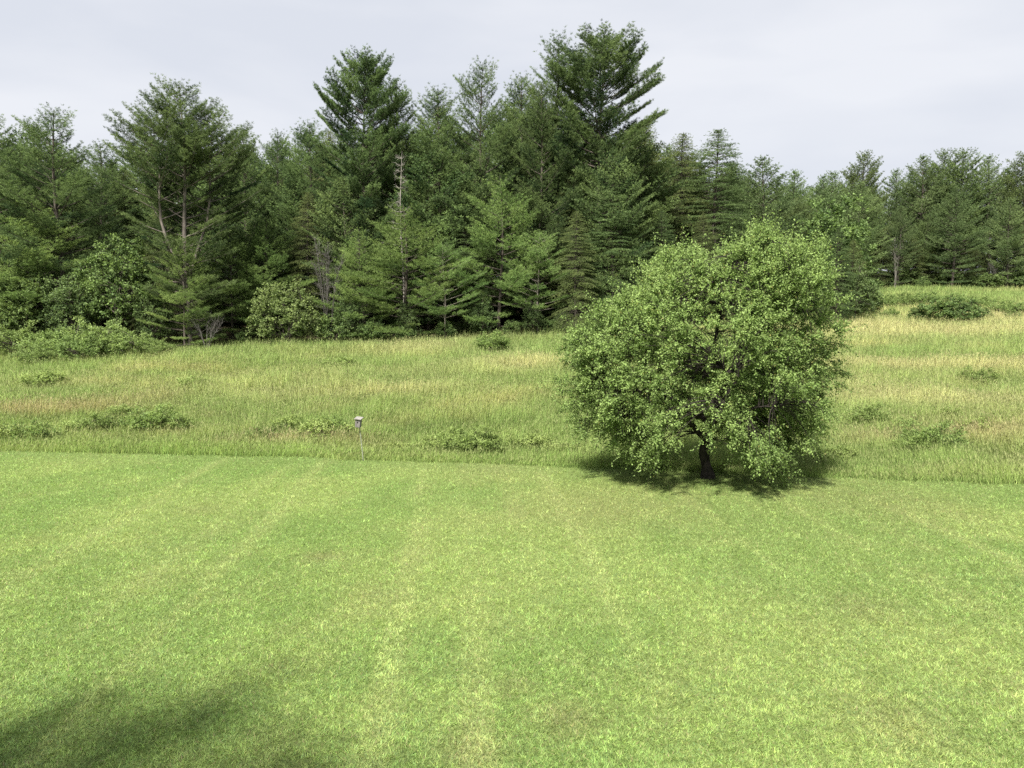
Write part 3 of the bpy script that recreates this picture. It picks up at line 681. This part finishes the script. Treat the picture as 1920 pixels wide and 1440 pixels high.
for a in [
    (pineE, 757, 380, 63.6, 1.3, 'bright young pine growing around the foot of the dead spire'),
    (pineE, 672, 425, 63.2, .95, 'light green young pine left of the dead spire'),
    (pineF, 832, 452, 63.2, 1.1, 'thin young pine with a bare pale trunk right of the dead spire'),
    (pineE, 938, 325, 66, 1.05, 'layered pine with flat pale branches in front of the centre pine'),
    (pineF, 1010, 430, 65, 1.1, 'open young pine in deep shade right of the layered pine'),
    (pineE, 500, 400, 66, 1.0, 'mid height pine behind the round pale shrub'),
    (pineE, 430, 420, 64.5, 1.0, 'shaded pine right of the pale twin trunks'),
    (pineE, 340, 440, 60, .95, 'low pine boughs spreading below the broad many topped pine'),
    (pineE, 60, 370, 62, 1.2, 'pine with drooping level boughs low on the left'),
    (hemB, 575, 360, 68, .9, 'dark hemlock behind the bare grey shrub'),
    (hemA, 870, 395, 67, .9, 'dark hemlock in shade left of the layered pine'),
    (decA, 215, 440, 60.5, .95, 'leafy broadleaf tree left of the broad many topped pine'),
    (decB, 130, 500, 59.5, 1.1, 'dark small broadleaf tree in front of the second large pine'),
    (decA, 40, 478, 60, 1.0, 'broadleaf tree in light leaf at the far left of the forest'),
    (decB, 285, 520, 60, .9, 'broadleaf sapling against the trunk of the broad many topped pine'),
    (decB, 655, 545, 62, 1.0, 'small dark leafy tree below the light green young pine'),
    (decB, 765, 560, 62.5, 1.0, 'small leafy tree with whitish leaves under the bright young pine'),
    (decB, 905, 545, 63.5, 1.1, 'dark leafy tree in shade at the foot of the centre pine'),
    (decB, 1000, 560, 64, 1.1, 'dark leafy tree at the forest foot near the apple tree'),
    (decA, 1560, 372, 84, 1.05, 'yellowish broadleaf tree rising behind the right side of the apple tree'),
    (hemB, 1600, 450, 78, 1.15, 'dark reddish evergreen at the corner of the forest right of the apple tree'),
    (decB, 1480, 470, 80, 1.3, 'broadleaf tree hidden behind the top of the apple tree'),
    (decB, 1130, 545, 67, 1.3, 'dark leafy tree hidden behind the left side of the apple tree'),
]: tree(*a[:5], a[5], 'tree', TG)

# bushes along the foot of the forest
TG = 'bushes along the forest edge'
tree(shrubA, 535, 525, 61.0, 1.0, 'round pale green shrub by itself against the dark forest', 'shrub', TG)
for px, top, Y, w, lab in [
    (25, 600, 57.5, 1.25, 'light green willow shrub at the far left under the forest'),
    (95, 612, 56, 1.3, 'low willow shrub, second from the left in the pale thicket'),
    (150, 622, 55, 1.2, 'low front willow shrub of the pale thicket'),
    (185, 592, 57, 1.2, 'highest willow shrub of the pale thicket on the left'),
    (240, 610, 56.5, 1.3, 'willow shrub near the right end of the pale thicket'),
    (295, 632, 56, 1.1, 'smallest willow shrub closing the right end of the pale thicket'),
    (60, 640, 53, 1.1, 'low willow shrub reaching out into the meadow on the left')]:
    tree(shrubB, px, top, Y, w, lab, 'shrub', TG)
for px, top, Y, w, lab in [
    (455, 618, 62, .9, 'short dark shrub left of the round pale shrub'),
    (625, 582, 61.5, 1.1, 'leafy shrub touching the right of the round pale shrub'),
    (700, 596, 62, 1.1, 'leafy shrub below the light green young pine'),
    (762, 604, 62.5, 1.2, 'low leafy shrub at the foot of the bright young pine'),
    (835, 600, 63, 1.1, 'dark shrub at the foot of the thin pale trunk'),
    (900, 605, 64, 1.2, 'dark shrub at the foot of the layered pine'),
    (960, 598, 64, 1.2, 'dark shrub in shade between the layered pine and the apple tree'),
    (1030, 594, 65, 1.2, 'dark shrub nearest the left side of the apple tree'),
    (1575, 505, 77, 1.3, 'brownish shrub at the corner of the forest right of the apple tree'),
    (1618, 520, 78, 1.0, 'dark shrub ending the forest corner beside the green clearing')]:
    tree(shrubC, px, top, Y, w, lab, 'shrub', TG)
for pr, px, top, base, w, lab in [
    (shrubC, 1765, 556, 606, 1.5, 'low grey green brush mound in the clearing on the right, its left half'),
    (shrubC, 1808, 558, 607, 1.4, 'low grey green brush mound in the clearing on the right, its right half'),
    (shrubC, 1722, 572, 604, 1.2, 'small grey green shrub trailing off the left of the brush mound'),
    (shrubC, 1845, 576, 600, 1.3, 'small grey green shrub trailing off the right of the brush mound'),
    (shrubB, 1655, 548, 580, 1.3, 'bright brush beside the dark forest corner in the clearing'),
    (shrubB, 1690, 545, 576, 1.3, 'bright brush above the left of the brush mound'),
    (shrubB, 1735, 543, 572, 1.4, 'bright brush directly behind the brush mound'),
    (shrubB, 1790, 545, 572, 1.4, 'bright brush behind the right half of the brush mound'),
    (shrubB, 1838, 550, 578, 1.4, 'bright brush right of and behind the brush mound'),
    (shrubB, 1880, 560, 588, 1.5, 'bright brush near the right edge, second from it'),
    (shrubB, 1918, 562, 592, 1.5, 'bright brush cut by the right edge of the picture'),
    (shrubB, 1670, 575, 596, 1.1, 'low bright brush in front of the dark forest corner'),
    (shrubB, 1900, 580, 600, 1.1, 'lowest bright brush near the right edge')]:
    tree(pr, px, top, 0, w, lab, 'shrub', 'brush in the clearing on the right', base_py=base)

for i, px in enumerate(range(1600, 2000, 26)):
    tree(shrubC, px + rr_.uniform(-8, 8), 512 + rr_.uniform(-12, 12), 117 + rr_.uniform(-2, 2), 1.5, 'dark shrub in the shade at the foot of the distant pines on the right', 'shrub', 'dark shrubs below the distant pines')
for i, px in enumerate(range(1622, 2000, 30)):
    tree(hemB, px + rr_.uniform(-8, 8), 455 + rr_.uniform(-25, 25), 119 + rr_.uniform(-1.5, 1.5), 1.3, 'shaded low hemlock filling in under the distant pines on the right', 'tree', 'low hemlocks under the distant pines')
for pr, px, top, base, w, lab in [
    (hemA, 1572, 425, 606, .9, 'dark evergreen closing the forest corner, half hidden by the right side of the apple tree'),
    (decB, 1608, 480, 603, 1.1, 'dark leafy tree ending the forest corner right of the apple tree')]:
    tree(pr, px, top, 0, w, lab, 'tree', 'trees at the forest corner', base_py=base)
# ------------------------------------------------------------------ dead wood
def snag():
    r = np.random.default_rng(51); x, Y, zt = at(752, 283, 64.6); z = G(x, Y); H = zt - z; tb = Tubes(); br = Tubes()
    zs = np.linspace(0, H, 16); t = zs / H; bx = .12 * np.sin(t * 7); tb.add(np.stack([bx, 0 * zs, zs], 1), .10 * (1 - t) ** .8 + .010, 8)
    h = H * .50
    while h < H - .2:
        tt = h / H; n = r.integers(3, 6)
        for b in range(n):
            a = r.uniform(0, 6.28); L = (2.2 - 2.9 * (tt - .5)) * r.uniform(.3, 1.0)
            L = max(.18, L * .8 * (1.3 if r.uniform() < .2 else .8)); s = np.linspace(0, 1, 6); d = np.array([math.cos(a), math.sin(a), 0]); p = np.array([np.interp(h, zs, bx), 0, h]) + (s * L)[:, None] * d
            p[:, 2] += (-.05 + .55 * s) * s * L * (1 if tt > .65 else .3); p += np.cumsum(r.normal(size=(6, 3)) * .025, 0) * s[:, None]
            br.add(p, .028 * (1 - s * .75), 4)
            for q in (2, 3, 4):
                e = p[q] + (d * .5 + r.normal(size=3) * .5) * .35; br.add([p[q], (p[q] + e) / 2 + [0, 0, .03], e], [.011, .009, .005], 3)
        h += r.uniform(.32, .62)
    o = empty('dead_pine', (x, Y, z)); link('trunk', tb.mesh('trunk'), M_dead, o); link('branches', br.mesh('branches'), M_dead, o)
    tag(o, 'bare dead spire with short pale branches in the middle of the forest', 'dead tree')
snag()
def bare(name, px, top, Y, spread, n, seed, label, mat, cat='dead shrub', sub=4, rr=.05):
    r = np.random.default_rng(seed); x, _, zt = at(px, top, Y); z = G(x, Y); H = zt - z; tb = Tubes(); tw = Tubes()
    for i in range(n):
        a = r.uniform(0, 6.28); e = np.array([math.cos(a) * spread * r.uniform(.2, 1), math.sin(a) * spread * .7, H * r.uniform(.7, 1)])
        st = np.array([math.cos(a) * .15, math.sin(a) * .15, -.05]); mid = np.array([e[0] * .25, e[1] * .25, H * .45]) + r.normal(size=3) * .15
        pl = bez(st, mid, e, 16); pl[1:] += np.cumsum(r.normal(size=(15, 3)) * .02, 0); tb.add(pl, np.linspace(rr, .008, 16), 5)
        for q in range(5, 15):
            for w in range(sub // 2 if q < 8 else sub):
                d = unit(unit(pl[q] - pl[q - 1]) * .8 + r.normal(size=3) * .55 + np.array([0, 0, .2])); L = r.uniform(.3, 1.1) * (1 - q / 26)
                e2 = pl[q] + d * L; p2 = bez(pl[q], pl[q] + d * L * .5 + r.normal(size=3) * .05, e2, 5); tw.add(p2, np.linspace(.013, .006, 5), 3)
                for v in range(2):
                    d3 = unit(d + r.normal(size=3) * .5); tw.add([p2[3], p2[3] + d3 * .18, p2[3] + d3 * .36 + [0, 0, .04]], [.008, .006, .004], 3)
    o = empty(name, (x, Y, z)); link('stems', tb.mesh('stems'), mat, o); link('twigs', tw.mesh('twigs'), mat, o); tag(o, label, cat)
bare('bare_shrub', 612, 428, 61.6, 1.7, 10, 61, 'tall leafless grey shrub standing right of the round pale shrub', M_greytwig, 'dead tree', rr=.03, sub=4)
bare('bare_shrub', 1682, 440, 116, 1.2, 4, 62, 'whitish leafless tree in the dark gap among the distant pines', M_dead, 'dead tree', rr=.028, sub=3)
bare('bare_shrub', 1872, 480, 115.5, 2.2, 6, 63, 'grey leafless tangle below the distant pines near the right edge', M_greytwig, 'dead tree', rr=.03, sub=3)
bare('bare_shrub', 385, 585, 58.6, 1.8, 6, 64, 'fallen looking bare branches under the broad many topped pine', M_greytwig, 'dead branches', sub=2, rr=.04)

# ------------------------------------------------------------------ filler of the forest
SKX = [-400, 0, 60, 170, 215, 260, 440, 500, 560, 610, 750, 790, 830, 960, 1010, 1190, 1215, 1300, 1400, 1500, 1700, 1760, 1900, 2300]
SKY = [215, 215, 210, 275, 285, 225, 235, 250, 235, 225, 195, 200, 190, 170, 170, 215, 245, 250, 315, 318, 312, 290, 295, 290]
rf = random.Random(17); seen = {}
MARK = [(50, 'big dark pine at the left edge'), (150, 'wide dark pine second from the left'), (250, 'short pine in the dip on the left'), (420, 'broad many topped pine with twin trunks'),
        (530, 'low gap right of the broad many topped pine'), (620, 'pine shoulder left of the high spired pine'), (710, 'high spired pine'), (790, 'narrow pine beside the high spired one'), (860, 'blunt topped pine'),
        (950, 'full pointed pine in the forest centre'), (1010, 'thin pine point left of the tallest pine'), (1080, 'second top left of the tallest pine'), (1180, 'tallest pine of the forest'),
        (1245, 'small pointed hemlock under the tallest pine'), (1315, 'brownish hemlock with a double top'), (1390, 'dark cone shaped hemlock'), (1460, 'blue green pine with a thin top'), (1530, 'low rounded pine above the apple tree'),
        (1590, 'even topped pine above the apple tree'), (1650, 'open branched pine standing alone'), (1705, 'shallow dip right of the open branched pine'), (1755, 'left pine of the raised group'), (1830, 'highest pine of the raised right group'),
        (1890, 'right pine of the raised group'), (9999, 'pine cut off by the right edge')]
ROW = {70: 'close', 78: 'two rows', 87: 'three rows', 98: 'far', 94: 'close', 96: 'two rows', 108: 'three rows', 124: 'close', 134: 'two rows', 146: 'far'}
for (Y, p0, p1, stp, lo, hi) in [(70, -330, 1180, 88, 40, 170), (78, -330, 1220, 80, 20, 110), (87, -330, 1330, 76, 12, 70), (98, -330, 1400, 74, 12, 60),
                                 (94, 1175, 1400, 34, 5, 75), (96, 1400, 1560, 62, 10, 110), (108, 1250, 1640, 62, 8, 80), (124, 1480, 2320, 62, 35, 130), (134, 1350, 2320, 60, 14, 60), (146, 1350, 2320, 58, 10, 40)]:
    px = p0
    while px < p1:
        q = px + rf.uniform(-25, 25); top = np.interp(q, SKX, SKY) + rf.uniform(lo, hi)
        right = q > 1300 and Y > 90
        pr = (farA if rf.random() < .6 else farB) if right else (backA if rf.random() < .8 else hemB)
        if q < -30 or q > 1950: lab = 'evergreen standing just outside the picture on the ' + ('left' if q < 0 else 'right')
        else: lab = 'evergreen %s behind the %s' % (ROW[Y], next(n for lim, n in MARK if q < lim))
        if 0 < q < 1920:
            for w_ in ('evergreen', 'second evergreen', 'further right evergreen', 'rightmost evergreen'):
                if lab.replace('evergreen', w_) not in seen: lab = lab.replace('evergreen', w_); break
        seen[lab] = 1
        tree(pr, q, top, Y + rf.uniform(-3, 3), rf.uniform(.95, 1.25), lab, 'tree', 'evergreens deep in the right forest' if right else 'evergreens deep in the left forest')
        px += stp
# ------------------------------------------------------------------ weeds in the meadow
WG = 'weed clumps in the meadow'
for pr, px, py, sc, lab in [
    (weedA, 18, 838, 1.5, 'leafy weed clump at the lawn edge in the left corner'),
    (weedB, 62, 838, 1.25, 'dark weed clump at the lawn edge, second from the left'),
    (weedB, 188, 812, 1.1, 'dark weed clump between the left corner and the darkest clump'),
    (weedA, 148, 815, 1.0, 'pale weed clump just left of a darker one on the left'),
    (weedB, 290, 812, 1.35, 'darkest weed clump on the left of the meadow'),
    (weedB, 330, 810, .95, 'smaller clump touching the right of the darkest weed clump'),
    (weedA, 238, 786, 1.1, 'weed clump up behind the darkest one, beside a reddish patch'),
    (weedA, 320, 778, .9, 'pale weed clump behind and right of the darkest one'),
    (weedB, 492, 830, .85, 'small dark weed clump on reddish grass at the lawn edge'),
    (weedA, 540, 805, 1.0, 'weed clump above the reddish grass strip'),
    (weedA, 605, 826, 1.4, 'wide pale weed clump left of the nest box'),
    (weedB, 628, 818, 1.0, 'dark weed clump nearest to the nest box on its left'),
    (weedB, 885, 856, 1.35, 'dark weed clump at the lawn edge between nest box and apple tree'),
    (weedB, 922, 857, .8, 'small clump touching the right of the dark one at the lawn edge'),
    (weedA, 790, 855, .9, 'low greyish weeds at the lawn edge right of the nest box'),
    (weedA, 740, 853, .8, 'low dark weeds at the lawn edge close behind the nest box post'),
    (weedA, 812, 838, .7, 'small yellowish weed clump above the greyish weeds'),
    (weedA, 1000, 845, 1.1, 'bright weed clump left of the apple tree'),
    (weedA, 1060, 862, 1.0, 'bright weed clump under the left tip of the apple branches'),
    (weedB, 922, 658, 1.7, 'dark clump high in the meadow near the forest edge'),
    (weedA, 370, 732, 1.3, 'pale clump alone in the middle of the left meadow'),
    (weedA, 82, 726, 1.5, 'pale clump in the upper left meadow'),
    (weedA, 640, 690, 1.2, 'small bright clump high in the central meadow'),
    (weedB, 1745, 848, 1.3, 'dark weed clump low on the right of the meadow'),
    (weedB, 1715, 852, .9, 'smaller clump touching the left of the dark one on the right'),
    (weedA, 1830, 812, 1.0, 'bright weed clump up on the right of the meadow'),
    (weedA, 1690, 808, .9, 'small weed clump above the dark one on the right'),
    (weedB, 1625, 800, 1.1, 'weed clump just right of the lower apple branches'),
    (weedA, 1780, 786, .9, 'small clump in the middle of the right meadow'),
    (weedB, 1825, 725, 1.2, 'green clump among straw coloured grass on the right'),
    (weedA, 1565, 868, 1.0, 'bright weed clump by the lawn edge under the right apple branches')]:
    x, y, z = on_ground(px, py); y = max(y, float(edge(x)) + .35)
    place(pr, x, y, G(x, y), rr_.uniform(0, 6.28), (sc * .95, sc * .95, sc * .68), lab, 'weeds', WG)

# ------------------------------------------------------------------ the tree beside the house whose shade falls on the near lawn
shade = leafy('maple_tree', 77, dome(rs(77), 420, 6.8, 3.6, 13.2, 6.2, lo=.2, bump=.25), .85, 6, 12, .16, .15, (.05, .09, .03), (.12, .18, .06), trunk=([(0, 0, -.1), (.1, 0, 2.5), (0, .1, 5.5)], [.24, .19, .15]), stems=10, tr=.10)
shade.location = (-9.7, -2.15, G(-9.7, -2.15)); tag(shade, 'broad maple behind the viewer that shades the near left lawn', 'tree')
